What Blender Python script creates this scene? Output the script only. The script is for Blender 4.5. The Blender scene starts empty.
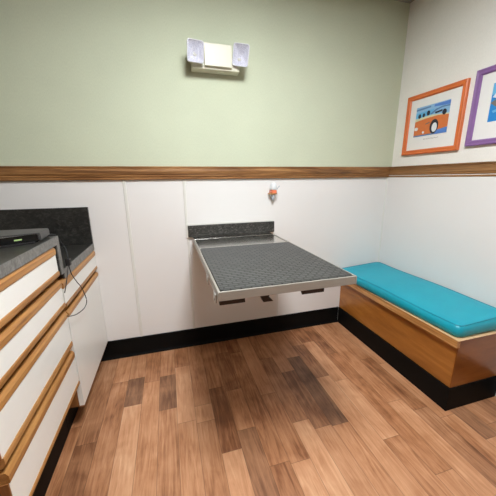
import bpy, bmesh, math, random
from mathutils import Vector, Matrix
random.seed(7)
S = bpy.context.scene
COL = S.collection

# ------------------------------------------------------------ room numbers
XR = 1.7835      # right wall
XL = -1.12       # left wall (behind the counters)
YR = -2.75       # rear wall, behind the camera
ZC = 2.4614      # ceiling
RAIL_B, RAIL_T = 1.247, 1.3305
BASE = 0.142
XC = -0.484      # cabinet fronts
YS = -0.596      # where the tall cabinet meets the low one

# ------------------------------------------------------------ materials
def srgb(r, g, b):
    def f(c):
        c /= 255.0
        return c / 12.92 if c <= 0.04045 else ((c + 0.055) / 1.055) ** 2.4
    return (f(r), f(g), f(b), 1.0)

class NT:
    def __init__(self, name):
        self.m = bpy.data.materials.new(name); self.m.use_nodes = True
        self.t = self.m.node_tree; self.t.nodes.clear()
        self.out = self.n('ShaderNodeOutputMaterial'); self.b = self.n('ShaderNodeBsdfPrincipled')
        self.l(self.b.outputs[0], self.out.inputs[0])
    def n(self, kind, **kw):
        x = self.t.nodes.new(kind)
        for k, v in kw.items(): setattr(x, k, v)
        return x
    def l(self, a, b): self.t.links.new(a, b)
    def set(self, **kw):
        for k, v in kw.items(): self.b.inputs[k.replace('_', ' ')].default_value = v
    def coord(self, scale=(1, 1, 1), rot=(0, 0, 0)):
        c = self.n('ShaderNodeTexCoord'); m = self.n('ShaderNodeMapping')
        m.inputs['Scale'].default_value = scale; m.inputs['Rotation'].default_value = rot
        self.l(c.outputs['Object'], m.inputs['Vector']); return m.outputs[0]
    def noise(self, vec, scale, detail=4, rough=.55, dist=0):
        x = self.n('ShaderNodeTexNoise'); x.inputs['Scale'].default_value = scale
        x.inputs['Detail'].default_value = detail; x.inputs['Roughness'].default_value = rough
        x.inputs['Distortion'].default_value = dist
        self.l(vec, x.inputs['Vector']); return x.outputs[0]
    def ramp(self, fac, stops):
        r = self.n('ShaderNodeValToRGB'); e = r.color_ramp.elements
        while len(e) < len(stops): e.new(.5)
        for i, (p, c) in enumerate(stops): e[i].position = p; e[i].color = c
        self.l(fac, r.inputs[0]); return r.outputs[0]
    def mix(self, a, b, fac, mode='MIX'):
        x = self.n('ShaderNodeMix', data_type='RGBA', blend_type=mode)
        for s, v in ((x.inputs[6], a), (x.inputs[7], b), (x.inputs[0], fac)):
            if isinstance(v, (tuple, float, int)): s.default_value = v
            else: self.l(v, s)
        return x.outputs[2]
    def math(self, op, a, b=None):
        x = self.n('ShaderNodeMath', operation=op)
        for s, v in zip(x.inputs, (a, b)):
            if v is None: continue
            if isinstance(v, (float, int)): s.default_value = v
            else: self.l(v, s)
        return x.outputs[0]
    def bump(self, h, strength=.2, dist=.002):
        b = self.n('ShaderNodeBump'); b.inputs['Strength'].default_value = strength
        b.inputs['Distance'].default_value = dist
        self.l(h, b.inputs['Height']); self.l(b.outputs[0], self.b.inputs['Normal'])
    def color(self, c): self.l(c, self.b.inputs['Base Color'])

def plain(name, col, rough=.5, metal=0, var=.05, scale=30, bump=0, spec=.5):
    m = NT(name); v = m.coord()
    n = m.noise(v, scale, 3)
    d = tuple(c * (1 - var) for c in col[:3]) + (1,)
    u = tuple(min(1, c * (1 + var)) for c in col[:3]) + (1,)
    m.color(m.ramp(n, [(.3, d), (.7, u)])); m.set(Roughness=rough, Metallic=metal); m.b.inputs['Specular IOR Level'].default_value = spec
    if bump: m.bump(n, bump)
    return m.m

def fabric_wall(name, col, var=.06, rough=.85, fine=260):
    m = NT(name); v = m.coord((1, 1, .35)); w = m.coord()
    n = m.noise(v, fine, 3); k = m.noise(w, 2.2, 4)
    d = tuple(c * (1 - var) for c in col[:3]) + (1,); u = tuple(min(1, c * (1 + var)) for c in col[:3]) + (1,)
    a = m.ramp(n, [(.3, d), (.7, u)])
    b = m.ramp(k, [(.3, (.95, .95, .95, 1)), (.7, (1.02, 1.02, 1.02, 1))])
    m.color(m.mix(a, b, 1.0, 'MULTIPLY')); m.set(Roughness=rough); m.bump(n, .25, .002)
    return m.m

def wood(name, dark, mid, light, axis='x', freq=14, rough=.42, stretch=.06, streak=.5, coat=0.0):
    m = NT(name); s = [1, 1, 1]; s['xyz'.index(axis)] = stretch
    v = m.coord(tuple(s))
    n = m.noise(v, freq, 5, .6, 1.2); f = m.noise(v, freq * 9, 3, .6)
    base = m.ramp(n, [(.28, dark), (.5, mid), (.72, light)])
    st = m.ramp(f, [(.3, (1 - streak,) * 3 + (1,)), (.62, (1.05, 1.05, 1.05, 1))])
    m.color(m.mix(base, st, .55, 'MULTIPLY')); m.set(Roughness=rough)
    if coat: m.b.inputs['Coat Weight'].default_value = coat; m.b.inputs['Coat Roughness'].default_value = .15
    m.bump(f, .08, .001)
    return m.m

M = {}
M['green'] = fabric_wall('green_wallpaper', srgb(202, 208, 182), .045)
M['beige'] = fabric_wall('beige_wallpaper', srgb(240, 237, 229), .03)
M['white_panel'] = plain('white_wall_panel', srgb(232, 229, 225), .38, var=.012, scale=3)
M['taupe'] = plain('taupe_paint', srgb(140, 128, 112), .7)
M['ceiling'] = plain('ceiling_tile', srgb(158, 158, 148), .9, var=.08, scale=120, bump=.2)
M['batten'] = plain('panel_joint', srgb(224, 222, 214), .45, var=.02)
M['rail'] = wood('oak_rail', srgb(88, 54, 28), srgb(146, 100, 56), srgb(186, 138, 86), 'x', 20, .45, .07, .6)
M['rail_y'] = wood('oak_rail_side', srgb(100, 66, 36), srgb(144, 100, 58), srgb(172, 126, 78), 'y', 16, .45, .05, .5)
M['oak'] = wood('honey_oak', srgb(138, 90, 44), srgb(174, 122, 66), srgb(198, 148, 90), 'y', 22, .42, .05, .35)
M['oak_end'] = wood('honey_oak_end', srgb(110, 66, 30), srgb(140, 90, 46), srgb(165, 112, 62), 'z', 22, .45, .06, .35)
M['black_base'] = plain('black_vinyl', srgb(8, 9, 9), .6, var=.1, spec=.15)
M['white_lam'] = plain('white_laminate', srgb(238, 237, 231), .32, var=.012, scale=4)
M['dark_gap'] = plain('dark_recess', srgb(58, 34, 20), .8, var=.1)

def laminate(name, a, b, c, rough, sc=38):
    m = NT(name); v = m.coord((1, 2.2, 1.4)); n = m.noise(v, sc, 6, .7, 1.0); k = m.noise(v, sc * .22, 4, .6, 2)
    x = m.ramp(n, [(.35, a), (.52, b), (.72, c)])
    y = m.ramp(k, [(.3, (.7, .7, .7, 1)), (.7, (1.2, 1.2, 1.2, 1))])
    m.color(m.mix(x, y, .8, 'MULTIPLY')); m.set(Roughness=rough); m.bump(n, .12, .001)
    return m.m
M['slate'] = laminate('dark_slate_laminate', srgb(32, 31, 29), srgb(47, 46, 43), srgb(76, 74, 70), .3)
M['slate_edge'] = laminate('grey_slate_edge', srgb(92, 91, 87), srgb(112, 111, 107), srgb(138, 136, 131), .4)
M['granite'] = laminate('speckled_granite', srgb(26, 25, 24), srgb(50, 49, 46), srgb(140, 136, 128), .35, 85)

def steel(name, col, rough, axis='y', metal=1.0):
    m = NT(name); s = [90, 90, 90]; s['xyz'.index(axis)] = 3
    n = m.noise(m.coord(tuple(s)), 4, 3)
    m.color(m.ramp(n, [(.3, tuple(c * .9 for c in col[:3]) + (1,)), (.7, col)]))
    m.set(Metallic=metal, Roughness=rough); m.bump(n, .04, .0005)
    return m.m
M['steel'] = steel('brushed_steel', srgb(205, 203, 198), .2, 'x')
M['steel_rim'] = steel('brushed_steel_rim', srgb(182, 177, 168), .42, 'x', .6)
M['dark_metal'] = plain('dark_bracket', srgb(52, 38, 30), .5, .4)
M['zinc'] = plain('zinc_plate', srgb(190, 186, 180), .4, .6)

def rubber():
    m = NT('ribbed_black_rubber')
    v = m.coord()
    b = m.n('ShaderNodeTexBrick'); b.inputs['Scale'].default_value = 1
    b.inputs['Brick Width'].default_value = .040; b.inputs['Row Height'].default_value = .020
    b.inputs['Mortar Size'].default_value = .0042; b.inputs['Mortar Smooth'].default_value = .4
    b.offset = .5
    b.inputs['Color1'].default_value = srgb(80, 81, 79); b.inputs['Color2'].default_value = srgb(66, 67, 65)
    b.inputs['Mortar'].default_value = srgb(26, 26, 26)
    m.l(v, b.inputs['Vector'])
    n = m.noise(v, 6, 3)
    m.color(m.mix(b.outputs[0], m.ramp(n, [(.3, (.85, .85, .85, 1)), (.7, (1.1, 1.1, 1.1, 1))]), 1.0, 'MULTIPLY'))
    m.set(Roughness=.42); m.bump(m.math('SUBTRACT', 1.0, b.outputs[1]), .7, .003)
    return m.m
M['rubber'] = rubber()

def teal():
    m = NT('teal_vinyl'); v = m.coord(); n = m.noise(v, 380, 3); k = m.noise(v, 5, 3)
    m.color(m.ramp(k, [(.3, srgb(7, 152, 173)), (.7, srgb(13, 162, 182))]))
    m.set(Roughness=.42); h = m.n('ShaderNodeMath', operation='MULTIPLY_ADD')
    m.l(k, h.inputs[0]); h.inputs[1].default_value = 3.0; m.l(n, h.inputs[2])
    m.bump(h.outputs[0], .12, .003)
    return m.m
M['teal'] = teal()
M['teal_pipe'] = plain('teal_piping', srgb(6, 138, 160), .5)

def ply(name, a, b, c, axis, rough=.3, coat=.35):
    m = NT(name); s = [1, 1, 1]; s['xyz'.index(axis)] = .22
    v = m.coord(tuple(s)); n = m.noise(v, 7, 5, .6, 1.5); f = m.noise(v, 60, 3)
    x = m.ramp(n, [(.25, a), (.5, b), (.75, c)])
    y = m.ramp(f, [(.3, (.88, .88, .88, 1)), (.65, (1.04, 1.04, 1.04, 1))])
    m.color(m.mix(x, y, .6, 'MULTIPLY')); m.set(Roughness=rough)
    m.b.inputs['Coat Weight'].default_value = coat; m.b.inputs['Coat Roughness'].default_value = .18
    return m.m
M['ply'] = ply('varnished_plywood', srgb(132, 78, 28), srgb(166, 104, 42), srgb(192, 130, 60), 'y')
M['ply_lip'] = wood('plywood_lip', srgb(150, 96, 48), srgb(196, 140, 80), srgb(222, 172, 114), 'y', 60, .4, .03, .3)
M['ply_end'] = ply('varnished_plywood_end', srgb(118, 66, 24), srgb(140, 82, 34), srgb(160, 98, 46), 'x', coat=.12)
M['ply_edge'] = wood('plywood_edge', srgb(205, 160, 108), srgb(228, 190, 144), srgb(240, 210, 172), 'y', 60, .45, .03, .3)
M['cream'] = plain('cream_plastic', srgb(208, 205, 184), .4, var=.015)
M['clear_rim'] = plain('lamp_shell', srgb(222, 222, 224), .3, var=.02)

def reflector():
    m = NT('lamp_reflector'); v = m.coord((1, 1, .02)); n = m.noise(v, 160, 2)
    m.color(m.ramp(n, [(.3, srgb(196, 196, 214)), (.7, srgb(240, 240, 248))]))
    m.set(Metallic=.1, Roughness=.35); m.bump(n, .3, .003)
    return m.m
M['reflector'] = reflector()
def lens():
    m = NT('clear_lens'); t = m.n('ShaderNodeBsdfTransparent'); x = m.n('ShaderNodeMixShader')
    m.set(Roughness=.12); m.b.inputs['Base Color'].default_value = srgb(225, 225, 235)
    x.inputs[0].default_value = .15
    m.l(t.outputs[0], x.inputs[1]); m.l(m.b.outputs[0], x.inputs[2]); m.l(x.outputs[0], m.out.inputs[0])
    return m.m
M['lens'] = lens()
M['orange_frame'] = plain('orange_frame_paint', srgb(216, 112, 54), .4, var=.06, scale=12)
M['purple_frame'] = plain('purple_frame_paint', srgb(138, 100, 156), .4, var=.06, scale=12)
M['mat_board'] = plain('white_mat_board', srgb(236, 234, 230), .6, var=.01)
def ink(n, *c): return plain('ink_' + n, srgb(*c), .5, var=.04, scale=60)
M['ink_sky'] = ink('sky', 142, 186, 222); M['ink_orange'] = ink('orange', 214, 118, 62); M['ink_cream'] = ink('cream', 214, 212, 176)
M['ink_dark'] = ink('dark', 38, 38, 52); M['ink_white'] = ink('white', 228, 230, 232); M['ink_blue'] = ink('blue', 84, 130, 204)
M['ink_sea'] = ink('sea', 30, 132, 206); M['ink_light'] = ink('light', 104, 180, 222); M['ink_brown'] = ink('brown', 120, 110, 104)
M['ink_slate'] = ink('slate', 92, 128, 172)
M['gloss_black'] = plain('gloss_black_plastic', srgb(14, 15, 15), .12, var=.1)
M['grey_plastic'] = plain('grey_plastic', srgb(62, 62, 61), .4, var=.05)
M['black_plastic'] = plain('black_plastic', srgb(26, 26, 27), .4, var=.1)
M['cord'] = plain('black_cord', srgb(24, 23, 24), .5)
M['white_plastic'] = plain('white_plastic', srgb(226, 228, 228), .35, var=.01)
M['orange_plastic'] = plain('orange_plastic', srgb(238, 128, 88), .4, var=.05)
M['bronze'] = plain('bronze_plate', srgb(190, 144, 92), .5, .1)
M['grey_tip'] = plain('grey_tip', srgb(176, 182, 188), .4)
def emit(name, col, st):
    m = NT(name); m.b.inputs['Base Color'].default_value = col
    m.b.inputs['Emission Color'].default_value = col; m.b.inputs['Emission Strength'].default_value = st
    return m.m
M['led'] = emit('green_indicator', srgb(160, 190, 120), .1)
LIGHT = 55
M['diffuser'] = emit('lit_diffuser', (.93, .965, 1.0, 1), LIGHT)

def floor_mat():
    m = NT('wood_look_floor')
    tone = m.n('ShaderNodeAttribute', attribute_name='tone'); seed = m.n('ShaderNodeAttribute', attribute_name='seed')
    uv = m.n('ShaderNodeAttribute', attribute_name='edge_uv')
    tc = m.n('ShaderNodeTexCoord')
    off = m.n('ShaderNodeCombineXYZ'); m.l(m.math('MULTIPLY', seed.outputs['Fac'], 37.0), off.inputs[2]); m.l(m.math('MULTIPLY', seed.outputs['Fac'], 11.0), off.inputs[1])
    add = m.n('ShaderNodeVectorMath', operation='ADD'); m.l(tc.outputs['Object'], add.inputs[0]); m.l(off.outputs[0], add.inputs[1])
    mp = m.n('ShaderNodeMapping'); mp.inputs['Scale'].default_value = (1, .085, 1); m.l(add.outputs[0], mp.inputs['Vector'])
    v = mp.outputs[0]
    n = m.noise(v, 26, 6, .6, 2.2); f = m.noise(v, 170, 3, .6); k = m.noise(add.outputs[0], 6, 3, .5, .6)
    fine = m.noise(add.outputs[0], 95, 2)
    t = m.math('ADD', tone.outputs['Fac'], m.math('MULTIPLY', m.math('SUBTRACT', n, .5), .85))
    t = m.math('ADD', t, m.math('MULTIPLY', m.math('SUBTRACT', k, .5), .6))
    t = m.math('ADD', t, m.math('MULTIPLY', m.math('SUBTRACT', f, .5), .3))
    col = m.ramp(t, [(.0, srgb(84, 48, 28)), (.25, srgb(132, 82, 50)), (.46, srgb(174, 120, 82)), (.7, srgb(198, 145, 106)), (1.0, srgb(220, 174, 136))])
    grey = m.n('ShaderNodeAttribute', attribute_name='grey')
    gcol = m.ramp(t, [(.0, srgb(74, 50, 36)), (.5, srgb(150, 110, 82)), (1.0, srgb(206, 172, 144))])
    col = m.mix(col, gcol, grey.outputs['Fac'])
    sx = m.n('ShaderNodeSeparateXYZ'); m.l(uv.outputs['Vector'], sx.inputs[0])
    # distance to the nearest plank edge, in metres, drives the bevelled seam
    e = m.math('MINIMUM', sx.outputs[0], sx.outputs[1])
    er = m.n('ShaderNodeMapRange'); er.inputs['From Min'].default_value = .0; er.inputs['From Max'].default_value = .0022
    er.inputs['To Min'].default_value = .5; er.inputs['To Max'].default_value = 1.0
    m.l(e, er.inputs['Value'])
    cmb = m.n('ShaderNodeCombineColor'); [m.l(er.outputs[0], cmb.inputs[i]) for i in range(3)]
    m.color(m.mix(col, cmb.outputs[0], 1.0, 'MULTIPLY'))
    m.set(Roughness=.42); m.b.inputs['Specular IOR Level'].default_value = .45
    m.bump(m.math('ADD', f, m.math('MULTIPLY', fine, .3)), .18, .0015)
    return m.m
M['floor'] = floor_mat()

# ------------------------------------------------------------ mesh helpers
def box(bm, x0, x1, y0, y1, z0, z1, bev=0, seg=2, mi=0):
    v = [bm.verts.new(p) for p in ((x0, y0, z0), (x1, y0, z0), (x1, y1, z0), (x0, y1, z0), (x0, y0, z1), (x1, y0, z1), (x1, y1, z1), (x0, y1, z1))]
    fs = [bm.faces.new([v[i] for i in q]) for q in ((0, 3, 2, 1), (4, 5, 6, 7), (0, 1, 5, 4), (1, 2, 6, 5), (2, 3, 7, 6), (3, 0, 4, 7))]
    for f in fs: f.material_index = mi
    if bev:
        es = {e for f in fs for e in f.edges}
        bmesh.ops.bevel(bm, geom=list(es), offset=bev, segments=seg, profile=.5, affect='EDGES')
    return v

def extrude_profile(bm, prof, a0, a1, fn):
    """prof: closed list of 2-D points; fn(u, v, a) -> xyz"""
    A = [bm.verts.new(fn(u, v, a0)) for u, v in prof]; B = [bm.verts.new(fn(u, v, a1)) for u, v in prof]
    n = len(prof)
    for i in range(n): bm.faces.new((A[i], A[(i + 1) % n], B[(i + 1) % n], B[i]))
    bm.faces.new(list(reversed(A))); bm.faces.new(B)
    bmesh.ops.recalc_face_normals(bm, faces=bm.faces[:])

def tube(bm, pts, r, seg=8, closed=False):
    pts = [Vector(p) for p in pts]; n = len(pts); rings = []
    up = Vector((0, 0, 1))
    for i, p in enumerate(pts):
        a = pts[(i - 1) % n] if (closed or i) else p; b = pts[(i + 1) % n] if (closed or i < n - 1) else p
        t = (b - a).normalized()
        s = t.cross(up)
        if s.length < 1e-3: s = t.cross(Vector((1, 0, 0)))
        s.normalize(); w = s.cross(t)
        rings.append([bm.verts.new(p + r * (math.cos(k * 2 * math.pi / seg) * s + math.sin(k * 2 * math.pi / seg) * w)) for k in range(seg)])
    for i in range(n if closed else n - 1):
        A, B = rings[i], rings[(i + 1) % n]
        for k in range(seg): bm.faces.new((A[k], A[(k + 1) % seg], B[(k + 1) % seg], B[k]))
    if not closed: bm.faces.new(list(reversed(rings[0]))); bm.faces.new(rings[-1])
    bmesh.ops.recalc_face_normals(bm, faces=bm.faces[:])

def spline(P, n=10):
    P = [Vector(p) for p in P]; out = []
    Q = [2 * P[0] - P[1]] + P + [2 * P[-1] - P[-2]]
    for i in range(1, len(Q) - 2):
        a, b, c, d = Q[i - 1:i + 3]
        for k in range(n):
            t = k / n
            out.append(.5 * (2 * b + (c - a) * t + (2 * a - 5 * b + 4 * c - d) * t * t + (3 * b - a - 3 * c + d) * t ** 3))
    out.append(P[-1]); return out

def lathe(bm, prof, c, axis='z', seg=20):
    rings = []
    for r, h in prof:
        ring = []
        for k in range(seg):
            a = 2 * math.pi * k / seg
            if axis == 'z': p = (c[0] + r * math.cos(a), c[1] + r * math.sin(a), c[2] + h)
            elif axis == 'y': p = (c[0] + r * math.cos(a), c[1] + h, c[2] + r * math.sin(a))
            else: p = (c[0] + h, c[1] + r * math.cos(a), c[2] + r * math.sin(a))
            ring.append(bm.verts.new(p))
        rings.append(ring)
    for A, B in zip(rings, rings[1:]):
        for k in range(seg): bm.faces.new((A[k], A[(k + 1) % seg], B[(k + 1) % seg], B[k]))
    bm.faces.new(rings[0]); bm.faces.new(rings[-1])
    bmesh.ops.recalc_face_normals(bm, faces=bm.faces[:])

def wloc(o):
    v = Vector((0, 0, 0))
    while o: v += o.location; o = o.parent
    return v

def obj(name, bm, mat, parent=None, loc=None, smooth=False):
    """links bm (built in world coordinates) as one mesh object"""
    if loc is None: org = wloc(parent)
    else: org = Vector(loc)
    bmesh.ops.translate(bm, verts=bm.verts, vec=-org)
    me = bpy.data.meshes.new(name); bm.to_mesh(me); bm.free()
    for mt in (mat if isinstance(mat, (list, tuple)) else [mat]): me.materials.append(mt)
    if smooth:
        for p in me.polygons: p.use_smooth = True
    o = bpy.data.objects.new(name, me); COL.objects.link(o)
    if parent: o.parent = parent
    else: o.location = org
    return o

def tag(o, label, cat, group=None):
    o['label'] = label; o['category'] = cat
    if group: o['group'] = group
    return o
def thing(name, label, cat, loc, group=None):
    o = bpy.data.objects.new(name, None); COL.objects.link(o); o.location = loc
    o.empty_display_size = .05
    return tag(o, label, cat, group)
def struct(name, bm, mat, loc=(0, 0, 0), smooth=False):
    o = obj(name, bm, mat, None, loc, smooth); o['kind'] = 'structure'; return o
def bx(*a, **k):
    bm = bmesh.new(); box(bm, *a, **k); return bm

# ------------------------------------------------------------ the setting
def build_floor():
    W = .0965; bm = bmesh.new()
    lt = bm.faces.layers.float.new('tone'); ls = bm.faces.layers.float.new('seed'); lg = bm.faces.layers.float.new('grey')
    luv = bm.loops.layers.float_vector.new('edge_uv')
    # joints and tones of the planks in each row, from the back wall forward: (end y, tone, grey)
    R = {
        -5: [(-.69, .45, .3), (-1.5, .34, .3)],
        -4: [(-.28, .55, 0), (-.98, .44, .1), (-2, .6, 0)],
        -3: [(-.27, .50, .2), (-.50, .30, .7), (-1.45, .68, 0)],
        -2: [(-.33, .42, .1), (-1.2, .56, 0), (-2, .5, .2)],
        -1: [(-.30, .48, .2), (-.585, .33, .6), (-1.5, .52, .1)],
        0: [(-.235, .42, 0), (-.70, .70, 0), (-1.6, .60, 0)],
        1: [(-.61, .50, 0), (-.725, .68, 0), (-1.4, .50, .1)],
        2: [(-.50, .42, 0), (-.925, .28, .1), (-1.8, .68, 0)],
        3: [(-.165, .40, 0), (-.545, .27, .1), (-.83, .46, 0), (-1.7, .36, .5)],
        4: [(-.19, .38, 0), (-1.045, .42, 0), (-1.9, .36, .1)],
        5: [(-.637, .52, 0), (-1.06, .42, 0), (-1.9, .66, 0)],
        6: [(-.32, .42, 0), (-.865, .40, .1), (-1.7, .66, 0)],
        7: [(-.49, .50, 0), (-.93, .34, .3), (-1.6, .58, .1)],
        8: [(-.36, .55, 0), (-.94, .26, .7), (-1.8, .58, 0)],
        9: [(-.24, .44, 0), (-.60, .36, .2), (-1.45, .62, 0)],
        10: [(-.22, .34, .1), (-.66, .62, 0), (-1.08, .66, 0), (-1.9, .50, 0)],
        11: [(-.40, .34, .2), (-1.28, .42, 0), (-2, .62, 0)],
        12: [(-.895, .52, 0), (-1.5, .66, 0)],
        13: [(-.525, .46, 0), (-.98, .36, .1), (-1.7, .42, .3)],
        14: [(-.6, .6, 0), (-1.06, .58, 0), (-1.6, .54, 0)],
        15: [(-.7, .5, 0), (-1.22, .38, .6), (-2, .6, 0)],
        16: [(-.8, .5, 0), (-1.16, .42, .2), (-1.8, .5, .2)],
    }
    rnd = random.Random(3)
    for i in range(-12, 20):
        x0 = max(XL, -.04 + W * i); x1 = min(XR, -.04 + W * (i + 1))
        if x1 <= x0 + .002: continue
        row = list(R.get(i, [(-rnd.uniform(.4, .9), rnd.uniform(.35, .65), rnd.choice((0, 0, .4)))]))
        while row[-1][0] > YR: row.append((row[-1][0] - rnd.uniform(.6, 1.0), rnd.uniform(.35, .65), rnd.choice((0, 0, .4))))
        y1 = 0.0
        for ye, tone, g in row:
            y0 = max(ye, YR)
            if y1 - y0 < .01: break
            # quads split in four so that distance-to-edge interpolates exactly
            xm, ym = (x0 + x1) / 2, (y0 + y1) / 2; hw, hl = (x1 - x0) / 2, (y1 - y0) / 2; sd = rnd.random()
            ymA, ymB = y1 - hw, y0 + hw
            if ymA <= ymB: ymA = ymB = ym
            xs = (x0, xm, x1); ys = (y0, ymB, ymA, y1) if ymA > ymB else (y0, ym, y1)
            G = [[bm.verts.new((x, y, 0)) for x in xs] for y in ys]
            for r in range(len(ys) - 1):
                for c in range(2):
                    f = bm.faces.new((G[r][c], G[r][c + 1], G[r + 1][c + 1], G[r + 1][c]))
                    f[lt] = tone; f[ls] = sd; f[lg] = g
                    for lp in f.loops:
                        p = lp.vert.co
                        lp[luv] = (min(p.x - x0, x1 - p.x), min(p.y - y0, y1 - p.y), 0)
            y1 = y0
    return struct('floor', bm, M['floor'])
build_floor()

struct('ceiling', bx(XL, XR, YR, 0, ZC, ZC + .06), M['ceiling'])

def wall_two(name, low, high, mats):
    """a wall whose lower part is white panelling and whose upper part is papered"""
    bm = bmesh.new(); box(bm, *low, mi=0); box(bm, *high, mi=1)
    return struct(name, bm, mats)
ZM = 1.29
wall_two('wall_back', (XL - .08, XR + .08, 0, .08, 0, ZM), (XL - .08, XR + .08, 0, .08, ZM, ZC), [M['white_panel'], M['green']])
XP = 1.755       # the white panelling stands proud of the right wall
wall_two('wall_right', (XP, XR + .08, YR - .08, 0, 0, ZM), (XR, XR + .08, YR - .08, 0, ZM, ZC), [M['white_panel'], M['beige']])
wall_two('wall_left', (XL - .08, XL, YR - .08, 0, 0, ZM), (XL - .08, XL, YR - .08, 0, ZM, ZC), [M['taupe'], M['taupe']])
wall_two('wall_rear', (XL, XR, YR - .08, YR, 0, ZM), (XL, XR, YR - .08, YR, ZM, ZC), [M['taupe'], M['taupe']])

RAIL = [(0, 1.247), (.011, 1.247), (.016, 1.250), (.017, 1.256), (.0125, 1.260), (.0125, 1.263), (.017, 1.267), (.018, 1.272), (.0145, 1.276),
        (.019, 1.282), (.021, 1.300), (.0195, 1.314), (.014, 1.3185), (.0165, 1.322), (.0165, 1.328), (.013, 1.3305), (0, 1.3305)]
bm = bmesh.new(); extrude_profile(bm, RAIL, XL, XR, lambda u, v, a: (a, -u, v)); struct('trim_1', bm, M['rail'])
bm = bmesh.new(); extrude_profile(bm, RAIL, YR, 0, lambda u, v, a: (XR - u - (XR - XP) * (.55 if u > .001 else 0), a, v)); struct('trim_2', bm, M['rail_y'])
# joint strips between the white wall panels
def batten(n, x, w, z0=BASE, z1=RAIL_B, t=.0035):
    bm = bmesh.new(); extrude_profile(bm, [(x - w, 0), (x - w * .7, t), (x + w * .7, t), (x + w, 0)], z0, z1, lambda u, v, a: (u, -v, a))
    struct('trim_%d' % n, bm, M['batten'])
batten(3, -.2584, .010); batten(4, .112, .009, .94); batten(5, .118, .008, BASE, .84); batten(6, .800, .006, BASE, .80, .0025)
bm = bmesh.new(); extrude_profile(bm, [(0, 0), (.008, 0), (0, .008)], BASE, RAIL_B, lambda u, v, a: (XP - u, -v, a)); struct('trim_7', bm, M['batten'])
# black vinyl cove base
COVE = [(0, 0), (.016, 0), (.014, .006), (.009, .016), (.007, .03), (.007, BASE - .004), (.004, BASE), (0, BASE)]
bm = bmesh.new(); extrude_profile(bm, COVE, -.57, 1.375, lambda u, v, a: (a, -u, v)); struct('baseboard_back', bm, M['black_base'])
bm = bmesh.new(); extrude_profile(bm, COVE, YR, -1.05, lambda u, v, a: (XP - u, a, v)); struct('baseboard_right', bm, M['black_base'])

# ------------------------------------------------------------ ceiling light (the lamp that lights the room)
LX, LY, LW, LL = .36, -1.42, .22, .44
t = thing('ceiling_light', 'recessed rectangular ceiling light with a glowing diffuser above the exam table', 'ceiling light', (LX, LY, ZC))
bm = bmesh.new()
for a in ((LX - LW - .03, LX - LW, LY - LL - .03, LY + LL + .03), (LX + LW, LX + LW + .03, LY - LL - .03, LY + LL + .03),
          (LX - LW, LX + LW, LY - LL - .03, LY - LL), (LX - LW, LX + LW, LY + LL, LY + LL + .03)):
    box(bm, *a, ZC - .018, ZC)
obj('light_frame', bm, M['white_plastic'], t)
obj('diffuser', bx(LX - LW, LX + LW, LY - LL, LY + LL, ZC - .012, ZC - .004), M['diffuser'], t)

# ------------------------------------------------------------ drawer cabinets on the left
XB = XL + .005
FT = .022                      # thickness of a drawer front
def pull(bm, z0, z1, y0, y1, up):
    """a bevelled oak strip; up = True for the strip at the top of a front"""
    d = .0035; c = (z1 - z0) * .35
    if up: prof = [(XC - FT, z0), (XC + .002, z0), (XC + d, z0 + .004), (XC + d, z1 - c), (XC - .004, z1), (XC - FT, z1)]
    else: prof = [(XC - FT, z0), (XC - .004, z0), (XC + d, z0 + c), (XC + d, z1 - .004), (XC + .002, z1), (XC - FT, z1)]
    extrude_profile(bm, prof, y0, y1, lambda u, v, a: (u, a, v))

YN = -1.195                    # near end of the tall cabinet
cab = thing('drawer_cabinet', 'tall cabinet with four white drawers edged in honey oak under the upper slate counter', 'cabinet', ((XB + XC) / 2, (YN + YS) / 2, 0))
bm = bmesh.new(); box(bm, XB, XC - FT - .004, YN + .004, YS - .001, .281, .973); obj('body', bm, M['oak_end'], cab)
obj('toe_kick', bx(XB + .02, -.575, YN + .004, YS - .001, 0, .281), M['black_base'], cab)
# (top of top strip, white top, white bottom, bottom of bottom strip)
for zt, wt, wb, zb in ((.974, .940, .866, .838), (.822, .790, .716, .688), (.673, .641, .520, .486), (.470, .434, .303, .281)):
    y0, y1 = YN, -.611
    bm = bx(XC - FT, XC, y0, y1, wb, wt)
    d = obj('drawer', bm, M['white_lam'], cab)
    bm = bmesh.new(); pull(bm, wt, zt, y0, y1, True); obj('top_edge', bm, M['oak'], d)
    bm = bmesh.new(); pull(bm, zb, wb, y0, y1, False); obj('pull', bm, M['oak'], d)
    bm = bx(XC - FT, XC - .001, y0 - .004, y0, wb, wt); obj('edge_band', bm, M['oak_end'], d)

cab = thing('base_cabinet', 'low cabinet with one white drawer over a plain white door against the back wall', 'cabinet', ((XB + XC) / 2, YS / 2, 0))
bm = bx(XB, XC - FT - .004, YS + .001, -.022, .144, .812); obj('body', bm, M['oak_end'], cab)
obj('side_panel', bx(XC - FT - .003, XC - FT, YS + .001, YS + .02, .144, .81), M['oak_end'], cab)
obj('toe_kick', bx(XB + .02, -.575, YS + .001, -.022, 0, .144), M['black_base'], cab)
y0, y1 = YS + .0015, -.004
d = obj('drawer', bx(XC - FT, XC, y0, y1, .703, .775), M['white_lam'], cab)
bm = bmesh.new(); pull(bm, .775, .808, y0, y1, True); obj('top_edge', bm, M['oak'], d)
bm = bmesh.new(); pull(bm, .678, .703, y0, y1, False); obj('pull', bm, M['oak'], d)
d = obj('door', bx(XC - FT, XC, y0, y1, .146, .634), M['white_lam'], cab)
bm = bmesh.new(); pull(bm, .634, .664, y0, y1, True); obj('top_edge', bm, M['oak'], d)
obj('bottom_edge', bx(XC - FT, XC - .001, y0, y1, .138, .146), M['oak_end'], d)

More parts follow.
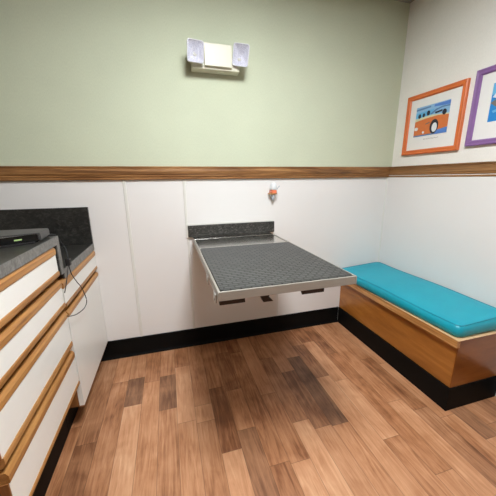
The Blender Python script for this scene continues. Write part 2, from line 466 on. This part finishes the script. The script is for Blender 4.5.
# counters: each a slate slab with a paler grey front edge
XF = -.482
def counter(name, label, y0, y1, zt, th, waterfall=None):
    t = thing(name, label, 'countertop', ((XB + XF) / 2, (y0 + y1) / 2, zt - th))
    bm = bx(XB, XF - .004, y0, y1, zt - th, zt, bev=.001, seg=1); obj('slab', bm, M['slate'], t)
    obj('front_edge', bx(XF - .004, XF, y0, y1, zt - th, zt), M['slate_edge'], t)
    if waterfall:
        z0, yw = waterfall
        s = obj('side_panel', bx(XB, XF - .004, yw, y1, z0, zt - th), M['slate'], t)
        obj('front_edge', bx(XF - .004, XF, yw, y1, z0, zt - th), M['slate_edge'], s)
    return t
counter('countertop', 'upper slate-grey countertop with a turned-down end carrying the black device', -1.25, -.553, 1.011, .036, (.838, -.582))
counter('countertop', 'lower slate-grey countertop in the corner against the back wall', -.5525, -.0005, .8555, .043)
bm = bx(XB, XF, -.020, -.0005, .856, 1.087, bev=.001, seg=1)
tag(obj('backsplash', bm, M['slate'], None, ((XB + XF) / 2, -.01, .856)), 'tall dark slate backsplash on the back wall above the lower counter', 'backsplash')

# ------------------------------------------------------------ black device and its cord on the upper counter
t = thing('electronic_device', 'flat black and grey electronic device with a green light on the upper counter', 'device', (-.62, -.63, 1.010))
def prism(bm, poly, z0, z1, bev=0):
    A = [bm.verts.new((x, y, z0)) for x, y in poly]; B = [bm.verts.new((x, y, z1)) for x, y in poly]; n = len(poly)
    fs = [bm.faces.new((A[i], A[(i + 1) % n], B[(i + 1) % n], B[i])) for i in range(n)] + [bm.faces.new(list(reversed(A))), bm.faces.new(B)]
    bmesh.ops.recalc_face_normals(bm, faces=bm.faces[:])
    if bev: bmesh.ops.bevel(bm, geom=list({e for f in fs for e in f.edges}), offset=bev, segments=2, affect='EDGES')
bm = bmesh.new(); prism(bm, [(-.80, -.57), (-.80, -.775), (-.60, -.765), (-.515, -.70), (-.52, -.57)], 1.0112, 1.0180, .002); obj('base', bm, M['black_plastic'], t)
bm = bmesh.new(); prism(bm, [(-.80, -.552), (-.80, -.715), (-.62, -.715), (-.500, -.675), (-.512, -.552)], 1.0175, 1.0480, .003); obj('housing', bm, M['grey_plastic'], t)
bm = bmesh.new(); prism(bm, [(-.80, -.7155), (-.80, -.752), (-.60, -.747), (-.506, -.684), (-.506, -.678), (-.62, -.7155)], 1.0130, 1.0455, .003); fp = obj('front_panel', bm, M['gloss_black'], t)
bm = bmesh.new()
def seg_on(a, b, f): return (a[0] + (b[0] - a[0]) * f, a[1] + (b[1] - a[1]) * f)
p, q = seg_on((-.60, -.747), (-.506, -.684), .34), seg_on((-.60, -.747), (-.506, -.684), .55)
prism(bm, [p, q, (q[0] + .0009, q[1] - .0012), (p[0] + .0009, p[1] - .0012)], 1.0290, 1.0340); obj('indicator_light', bm, M['led'], t)

XK = -.462
cord = thing('cord', 'thin black cord hanging over the counter step and looping in front of the low drawer', 'cord', (XK, -.54, .87))
P = [(-.53, -.549, 1.0165), (-.50, -.535, 1.0125), (-.48, -.528, .97), (-.466, -.532, .935), (XK, -.545, .895), (XK, -.535, .83), (XK, -.48, .765), (XK, -.424, .71), (XK + .004, -.394, .63),
     (XK + .004, -.444, .608), (XK + .003, -.551, .627), (XK + .002, -.63, .655), (XK, -.669, .675)]
bm = bmesh.new(); tube(bm, spline(P, 8), .0022, 6); obj('wire', bm, M['cord'], cord, smooth=True)
bm = bmesh.new(); tube(bm, spline([(XK, -.545, .885), (XK, -.575, .845), (XK, -.612, .805), (XK, -.648, .775)], 8), .002, 6); obj('wire', bm, M['cord'], cord, smooth=True)
obj('plug', bx(-.472, -.452, -.557, -.533, .868, .903, bev=.005), M['cord'], cord)

# ------------------------------------------------------------ folding exam table
TX0, TX1, TYF, TZ, TH = .145, .7190, -1.0409, .8590, .034
t = thing('exam_table', 'wall-mounted folding steel exam table with a ribbed black rubber mat', 'exam table', ((TX0 + TX1) / 2, -.022, TZ - TH))
bm = bx(TX0 + .004, TX1 - .004, TYF + .004, -.024, TZ - .012, TZ - .003); obj('deck', bm, M['steel'], t)
bm = bmesh.new()
R = .009
box(bm, TX0, TX0 + R, TYF, -.10, TZ - TH, TZ + .001, bev=.0015); box(bm, TX1 - R, TX1, TYF, -.10, TZ - TH, TZ + .001, bev=.0015)
box(bm, TX0 + R, TX1 - R, TYF, TYF + R, TZ - TH, TZ + .001, bev=.0015)
obj('rim', bm, M['steel_rim'], t)
bm = bx(TX0 + .003, TX1 - .003, -.102, -.024, TZ - .022, TZ - .002, bev=.002); obj('hinge_plate', bm, M['steel'], t)
obj('cross_bar', bx(TX0 + .014, TX1 - .014, -.388, -.372, TZ - .004, TZ + .001, bev=.001), M['steel_rim'], t)
# mat with rounded corners
bm = bmesh.new(); x0, x1, y0, y1, r = TX0 + .012, TX1 - .012, TYF + .010, -.389, .012; poly = []
for cx, cy, a0 in ((x1 - r, y1 - r, 0), (x0 + r, y1 - r, 90), (x0 + r, y0 + r, 180), (x1 - r, y0 + r, 270)):
    for k in range(5):
        a = math.radians(a0 + 22.5 * k); poly.append((cx + r * math.cos(a), cy + r * math.sin(a)))
prism(bm, poly, TZ - .004, TZ + .0035); obj('rubber_mat', bm, M['rubber'], t)
bm = bmesh.new(); prism(bm, [(.150, TYF + .004), (.245, TYF + .004), (.225, TYF + .05), (.152, TYF + .05)], TZ - TH - .017, TZ - TH + .001); obj('grip', bm, M['dark_metal'], t)
bm = bmesh.new(); prism(bm, [(.475, TYF + .004), (.572, TYF + .004), (.56, TYF + .05), (.49, TYF + .05)], TZ - TH - .017, TZ - TH + .001); obj('grip', bm, M['dark_metal'], t)
bm = bmesh.new(); extrude_profile(bm, [(.308, TZ - TH + .001), (.352, TZ - TH + .001), (.348, TZ - TH - .022), (.366, TZ - TH - .040), (.326, TZ - TH - .040)], TYF + .03, TYF + .055, lambda u, v, a: (u, a, v)); obj('latch', bm, M['dark_metal'], t)
for yy in (-.79, -.985):
    p = obj('hinge_tab', bx(TX0 - .006, TX0 + .001, yy - .022, yy + .022, TZ - .056, TZ - .022, bev=.002), M['zinc'], t)
    bm = bmesh.new(); lathe(bm, [(.003, -.001), (.003, .002)], (TX0 - .006, yy - .012, TZ - .042), 'x', 10); obj('bolt', bm, M['dark_metal'], p)
obj('wall_mount', bx(TX0 + .02, TX1 - .02, -.030, -.0005, TZ - .10, TZ - .012, bev=.002), M['zinc'], t)
for xx in (.26, .58):
    bm = bmesh.new(); a = Vector((xx, -.012, .60)); b = Vector((xx, -.42, TZ - .016)); tube(bm, [a, b], .011, 8)
    box(bm, xx - .02, xx + .02, -.014, -.0005, .57, .63); obj('support_strut', bm, M['zinc'], t)

t = thing('backsplash', 'short speckled granite-look backsplash strip on the wall behind the exam table', 'backsplash', (.436, 0, .857))
obj('strip', bx(.1181, .7535, -.0225, -.006, .8570, .9370, bev=.001, seg=1), M['granite'], t)
obj('caulk_border', bx(.103, .7575, -.0065, -.0005, .850, .9475, bev=.002), M['batten'], t)

# ------------------------------------------------------------ bench and cushion
BX, BY0, BZ, LB = 1.3867, -1.0273, .438, .394
t = thing('bench', 'built-in varnished plywood bench box on a black base against the right wall', 'bench', ((BX + XP) / 2, BY0 / 2, 0))
obj('front_panel', bx(BX, BX + .02, BY0 + .004, -.0005, BASE, LB), M['ply'], t)
obj('end_panel', bx(BX + .003, XP - .0005, BY0, BY0 + .018, BASE, LB), M['ply_end'], t)
obj('seat_board', bx(BX - .022, XP - .0005, BY0 - .012, -.0005, BZ - .004, BZ, bev=.001, seg=1), M['ply_edge'], t)
bm = bx(BX - .022, BX - .0005, BY0 - .008, -.0005, LB, BZ - .004); 
obj('lip', bm, M['ply_lip'], t)
obj('end_panel', bx(BX + .0, XP - .0005, BY0 - .002, BY0 + .018, LB, BZ - .004), M['ply_end'], t)
bm = bmesh.new()
box(bm, 1.3764, 1.388, -1.034, -.008, 0, BASE); box(bm, 1.388, XP - .0005, -1.034, -1.025, 0, BASE); obj('toe_kick', bm, M['black_base'], t)

def cushion():
    x0, x1, y0, y1, z0, z1 = 1.374, XP - .003, -1.030, -.006, BZ + .0005, .510
    bm = bmesh.new(); nx, ny = 14, 34
    cx, cy = (x0 + x1) / 2, (y0 + y1) / 2; hx, hy = (x1 - x0) / 2, (y1 - y0) / 2; rc = .035
    def outline(s, inset):
        # rounded rectangle traced at parameter list
        pts = []; ax, ay = hx - inset, hy - inset; r = max(rc - inset * .5, .008)
        for qx, qy, a0 in ((1, 1, 0), (-1, 1, 90), (-1, -1, 180), (1, -1, 270)):
            for k in range(7):
                a = math.radians(a0 + 15 * k); pts.append((cx + qx * (ax - r) + r * math.cos(a), cy + qy * (ay - r) + r * math.sin(a)))
        # subdivide the long straight runs
        out = []
        for i, p in enumerate(pts):
            q = pts[(i + 1) % len(pts)]; L = math.hypot(q[0] - p[0], q[1] - p[1]); n = max(1, int(L / .05)) if L > .1 else 1
            # keep counts constant across rings
            n = (18 if i % 7 == 6 and abs(q[1] - p[1]) > abs(q[0] - p[0]) else 6 if i % 7 == 6 else 1)
            for k in range(n): out.append((p[0] + (q[0] - p[0]) * k / n, p[1] + (q[1] - p[1]) * k / n))
        return out
    H = z1 - z0
    prof = [(.016, 0), (.006, .10), (.001, .28), (0, .5), (.002, .70), (.007, .83), (.012, .90), (.022, .955), (.05, .99), (.10, 1.03), (.15, 1.05)]
    rings = []
    for ins, f in prof:
        o = outline(0, ins)
        rings.append([bm.verts.new((x - .032 * (x1 - x) / (x1 - x0) * (y - y0) / (y1 - y0), y, z0 + H * f + f * (.026 * (x - x0) / (x1 - x0) + (.003 * math.sin(y * 9 + x * 4) if f > .6 else 0)))) for x, y in o])
    n = len(rings[0])
    for A, B in zip(rings, rings[1:]):
        for k in range(n): bm.faces.new((A[k], A[(k + 1) % n], B[(k + 1) % n], B[k]))
    bm.faces.new(list(reversed(rings[0]))); bm.faces.new(rings[-1])
    bmesh.ops.recalc_face_normals(bm, faces=bm.faces[:])
    ring = [(v.co.x, v.co.y, v.co.z) for v in rings[6]]
    t = thing('seat_cushion', 'long teal vinyl cushion with piped edges on the plywood bench', 'cushion', (cx, cy, z0))
    obj('cover', bm, M['teal'], t, smooth=True)
    # piping runs a hair outside the seam
    bm = bmesh.new(); tube(bm, [(cx + (x - cx) * 1.002, cy + (y - cy) * 1.001, z + .0005) for x, y, z in ring], .0032, 6, closed=True)
    obj('piping', bm, M['teal_pipe'], t, smooth=True)
cushion()

# ------------------------------------------------------------ framed pictures on the right wall
def picture(label, yl, yr, z0, z1, fm, border, pr, art):
    """yl/yr: left and right edges as seen in the room (y); art: list of (polygon in 0..1 print units, material)"""
    t = thing('framed_picture', label, 'picture', (XR, (yl + yr) / 2, z0), 'framed pictures above the bench')
    d = .022; ob = bmesh.new()
    prof = [(0, 0), (0, d * .8), (border * .18, d), (border * .45, d * .82), (border * .8, d * .9), (border, d * .55), (border, .002), (border, 0)]
    ring = []
    for u, h in prof:
        ring.append([ob.verts.new((XR - .0005 - h, y, z)) for y, z in ((yl - u, z0 + u), (yr + u, z0 + u), (yr + u, z1 - u), (yl - u, z1 - u))])
    for A, B in zip(ring, ring[1:]):
        for k in range(4): ob.faces.new((A[k], A[(k + 1) % 4], B[(k + 1) % 4], B[k]))
    A, B = ring[-1], ring[0]
    for k in range(4): ob.faces.new((A[k], A[(k + 1) % 4], B[(k + 1) % 4], B[k]))
    bmesh.ops.recalc_face_normals(ob, faces=ob.faces[:]); obj('frame', ob, fm, t)
    mb = bx(XR - .008, XR - .003, yr + border * .9, yl - border * .9, z0 + border * .9, z1 - border * .9); mt = obj('mat_board', mb, M['mat_board'], t)
    py0, py1, pz0, pz1 = pr     # left y, right y, bottom, top
    bm = bmesh.new(); mats = []
    for i, (poly, mat) in enumerate(art):
        if mat not in mats: mats.append(mat)
        x = XR - .0082 - .00025 * (i + 1)
        P = [(py0 + (py1 - py0) * u, pz1 + (pz0 - pz1) * v) for u, v in poly]
        A = [bm.verts.new((x, y, z)) for y, z in P]; B = [bm.verts.new((XR - .0079, y, z)) for y, z in P]; n = len(P)
        for k in range(n):
            f = bm.faces.new((A[k], A[(k + 1) % n], B[(k + 1) % n], B[k])); f.material_index = mats.index(mat)
        f = bm.faces.new(A); f.material_index = mats.index(mat)
        f = bm.faces.new(list(reversed(B))); f.material_index = mats.index(mat)
    bmesh.ops.recalc_face_normals(bm, faces=bm.faces[:])
    obj('print', bm, [M[m] for m in mats], mt)
    return t, mt
def ell(cu, cv, ru, rv, n=18): return [(cu + ru * math.cos(2 * math.pi * k / n), cv + rv * math.sin(2 * math.pi * k / n)) for k in range(n)]
def rect(a, b, c, d): return [(a, c), (b, c), (b, d), (a, d)]
van = [
    (rect(0, 1, 0, 1), 'ink_sky'),
    ([(.0, .06), (.45, .04), (.45, .09), (.0, .12)], 'ink_slate'), ([(.55, .03), (1, .02), (1, .14), (.55, .10)], 'ink_blue'),
    ([(.0, .20), (.55, .16), (.55, .40), (.0, .44)], 'ink_light'),
    ([(.0, .38), (.52, .34), (1, .40), (1, .46), (0, .50)], 'ink_cream'),
    ([(.45, .30), (.62, .18), (.8, .14), (1, .15), (1, .19), (.8, .18), (.66, .22), (.5, .33)], 'ink_slate'),
    ([(0, .48), (.35, .42), (.7, .40), (1, .44), (1, .86), (.66, .90), (.5, .96), (0, .96)], 'ink_orange'),
    (rect(0, 1, .955, 1), 'ink_slate'), ([(.66, .88), (1, .82), (1, 1), (.66, 1)], 'ink_blue'),
    (ell(.62, .74, .125, .235), 'ink_dark'), (ell(.635, .77, .078, .15), 'ink_white'),
    (ell(.13, .31, .045, .075), 'ink_dark'), (ell(.26, .30, .038, .065), 'ink_dark'), (ell(.40, .26, .045, .08), 'ink_dark'), (ell(.87, .34, .055, .09), 'ink_dark'),
    ([(.60, .28), (.80, .25), (.80, .30), (.62, .33)], 'ink_dark'),
    (ell(.07, .73, .055, .06), 'ink_white'), (ell(.31, .88, .03, .04), 'ink_white'),
    ([(.36, .60), (.47, .57), (.47, .60), (.36, .63)], 'ink_brown'),
]
t, mt = picture('orange framed picture of an orange van on the white right wall', -.106, -.545, 1.410, 1.816, M['orange_frame'], .032, (-.190, -.446, 1.531, 1.728), van)
# the pencilled caption under the print: a short illegible scrawl
bm = bmesh.new(); pts = []
for k in range(46):
    f = k / 45; pts.append((XR - .0085, -.275 - .115 * f, 1.508 + .0035 * math.sin(k * 1.9) * (1 if k % 11 < 8 else .15)))
tube(bm, pts, .0007, 4); obj('caption', bm, M['ink_brown'], mt)
sea = [
    (rect(0, 1, 0, 1), 'ink_sea'), (rect(0, 1, 0, .30), 'ink_light'),
    ([(.02, .36), (.10, .20), (.22, .22), (.30, .38), (.16, .44)], 'ink_white'),
    ([(.0, .50), (.10, .42), (.34, .46), (.40, .60), (.10, .62)], 'ink_brown'),
    ([(.05, .72), (.22, .66), (.26, .70), (.08, .78)], 'ink_light'), ([(.3, .3), (.6, .2), (.7, .5), (.45, .7)], 'ink_white'),
    ([(.55, .5), (.85, .42), (.9, .7), (.6, .75)], 'ink_orange'),
]
picture('purple framed picture of a blue scene, right of the orange framed one', -.588, -1.040, 1.426, 1.838, M['purple_frame'], .032, (-.688, -.98, 1.547, 1.746), sea)

# ------------------------------------------------------------ emergency light on the green wall
t = thing('emergency_light', 'cream two-headed emergency light high on the green wall', 'emergency light', (.362, 0, 1.865))
obj('housing', bx(.196, .490, -.072, -.003, 1.890, 1.980, bev=.006), M['cream'], t)
obj('mount_plate', bx(.30, .40, -.004, -.0002, 1.900, 1.985), M['cream'], t)
obj('cover', bx(.270, .438, -.090, -.068, 1.904, 2.026, bev=.004), M['cream'], t)
def lamp_head(c, yaw, tilt, roll, w=.080, h=.112, d=.05):
    Rm = Matrix.Translation(c) @ Matrix.Rotation(math.radians(yaw), 4, 'Z') @ Matrix.Rotation(math.radians(tilt), 4, 'X') @ Matrix.Rotation(math.radians(roll), 4, 'Y')
    # local: front faces -y
    def ringf(sx, sz, y, n=4, r=.012):
        P = []
        for qx, qz, a0 in ((1, 1, 0), (-1, 1, 90), (-1, -1, 180), (1, -1, 270)):
            for k in range(n):
                a = math.radians(a0 + 90 * k / (n - 1)); P.append((qx * (sx / 2 - r) + r * math.cos(a), y, qz * (sz / 2 - r) + r * math.sin(a)))
        return P
    def loft(rings, cap0=True, cap1=True):
        bm = bmesh.new(); V = [[bm.verts.new(Rm @ Vector(p)) for p in r] for r in rings]; n = len(V[0])
        for A, B in zip(V, V[1:]):
            for k in range(n): bm.faces.new((A[k], A[(k + 1) % n], B[(k + 1) % n], B[k]))
        if cap0: bm.faces.new(V[0])
        if cap1: bm.faces.new(list(reversed(V[-1])))
        bmesh.ops.recalc_face_normals(bm, faces=bm.faces[:]); return bm
    hd = obj('lamp_head', loft([ringf(w * .55, h * .55, d), ringf(w * .92, h * .92, .012), ringf(w, h, .006), ringf(w, h, -.004), ringf(w - .006, h - .006, -.005), ringf(w - .008, h - .008, -.001)], True, False), M['clear_rim'], t, smooth=False)
    obj('reflector', loft([ringf(w - .008, h - .008, -.001), ringf(w * .55, h * .55, .022, r=.01), ringf(w * .06, h * .06, .042, r=.001)], False, True), M['reflector'], hd)
    bm = bmesh.new(); P = ringf(w - .010, h - .010, -.0028); Q = ringf(w - .010, h - .010, -.0012)
    A = [bm.verts.new(Rm @ Vector(p)) for p in P]; B = [bm.verts.new(Rm @ Vector(p)) for p in Q]; n = len(A)
    for k in range(n): bm.faces.new((A[k], A[(k + 1) % n], B[(k + 1) % n], B[k]))
    bm.faces.new(A); bm.faces.new(list(reversed(B))); bmesh.ops.recalc_face_normals(bm, faces=bm.faces[:])
    obj('lens', bm, M['lens'], hd)
lamp_head((.217, -.112, 1.964), 6, 10, 1, .098, .112)
lamp_head((.487, -.112, 1.970), -24, 14, 9, .098, .116)
for xx in (.217, .487):
    bm = bmesh.new(); tube(bm, [(xx, -.055, 1.945), (xx, -.078, 1.962)], .012, 10); obj('swivel', bm, M['cream'], t)

# ------------------------------------------------------------ little fixture under the rail
t = thing('wall_fixture', 'small white and orange fixture on the white wall just under the wood rail', 'fixture', (.738, 0, 1.085))
bm = bmesh.new(); lathe(bm, [(.006, .045), (.016, .042), (.023, .03), (.025, .014), (.024, 0), (.022, -.006)], (.738, -.034, 1.174)); obj('cap', bm, M['white_plastic'], t, smooth=True)
obj('body', bx(.718, .758, -.054, -.0005, 1.144, 1.168, bev=.005), M['orange_plastic'], t)
obj('flange', bx(.706, .762, -.050, -.0005, 1.137, 1.145, bev=.002), M['bronze'], t)
bm = bmesh.new(); lathe(bm, [(.008, -.042), (.012, -.03), (.014, 0)], (.738, -.028, 1.137)); obj('tip', bm, M['grey_tip'], t, smooth=True)
bm = bmesh.new(); tube(bm, [(.755, -.06, 1.175), (.778, -.05, 1.196)], .003, 6); obj('lever', bm, M['grey_tip'], t)

# ------------------------------------------------------------ camera, world, view
cam = bpy.data.cameras.new('camera'); co = bpy.data.objects.new('camera', cam); COL.objects.link(co)
f, yaw, pitch, roll = 276.356, .2771, .2465, -.0094
cam.sensor_fit = 'HORIZONTAL'; cam.sensor_width = 36; cam.lens = f / 496 * 36; cam.clip_start = .02
co.location = (0, -1.9433, 1.25)
fw = Vector((math.sin(yaw) * math.cos(pitch), math.cos(yaw) * math.cos(pitch), -math.sin(pitch)))
rt = Vector((math.cos(yaw), -math.sin(yaw), 0)); up = rt.cross(fw)
c, s = math.cos(roll), math.sin(roll)
r2 = c * rt - s * up; u2 = s * rt + c * up
# image u = c*a + s*b, v = -s*a + c*b  (a along rt, b along up)
r2 = c * rt + s * up; u2 = -s * rt + c * up
co.rotation_euler = Matrix((r2, u2, -fw)).transposed().to_euler()
S.camera = co

w = bpy.data.worlds.new('world'); S.world = w; w.use_nodes = True
w.node_tree.nodes['Background'].inputs[0].default_value = (1, 1, 1, 1); w.node_tree.nodes['Background'].inputs[1].default_value = .0
vs = S.view_settings; vs.view_transform = 'Standard'; vs.look = 'None'; vs.gamma = 1; vs.use_curve_mapping = False
vs.exposure = 0.0
S.cycles.max_bounces = 10; S.cycles.diffuse_bounces = 3
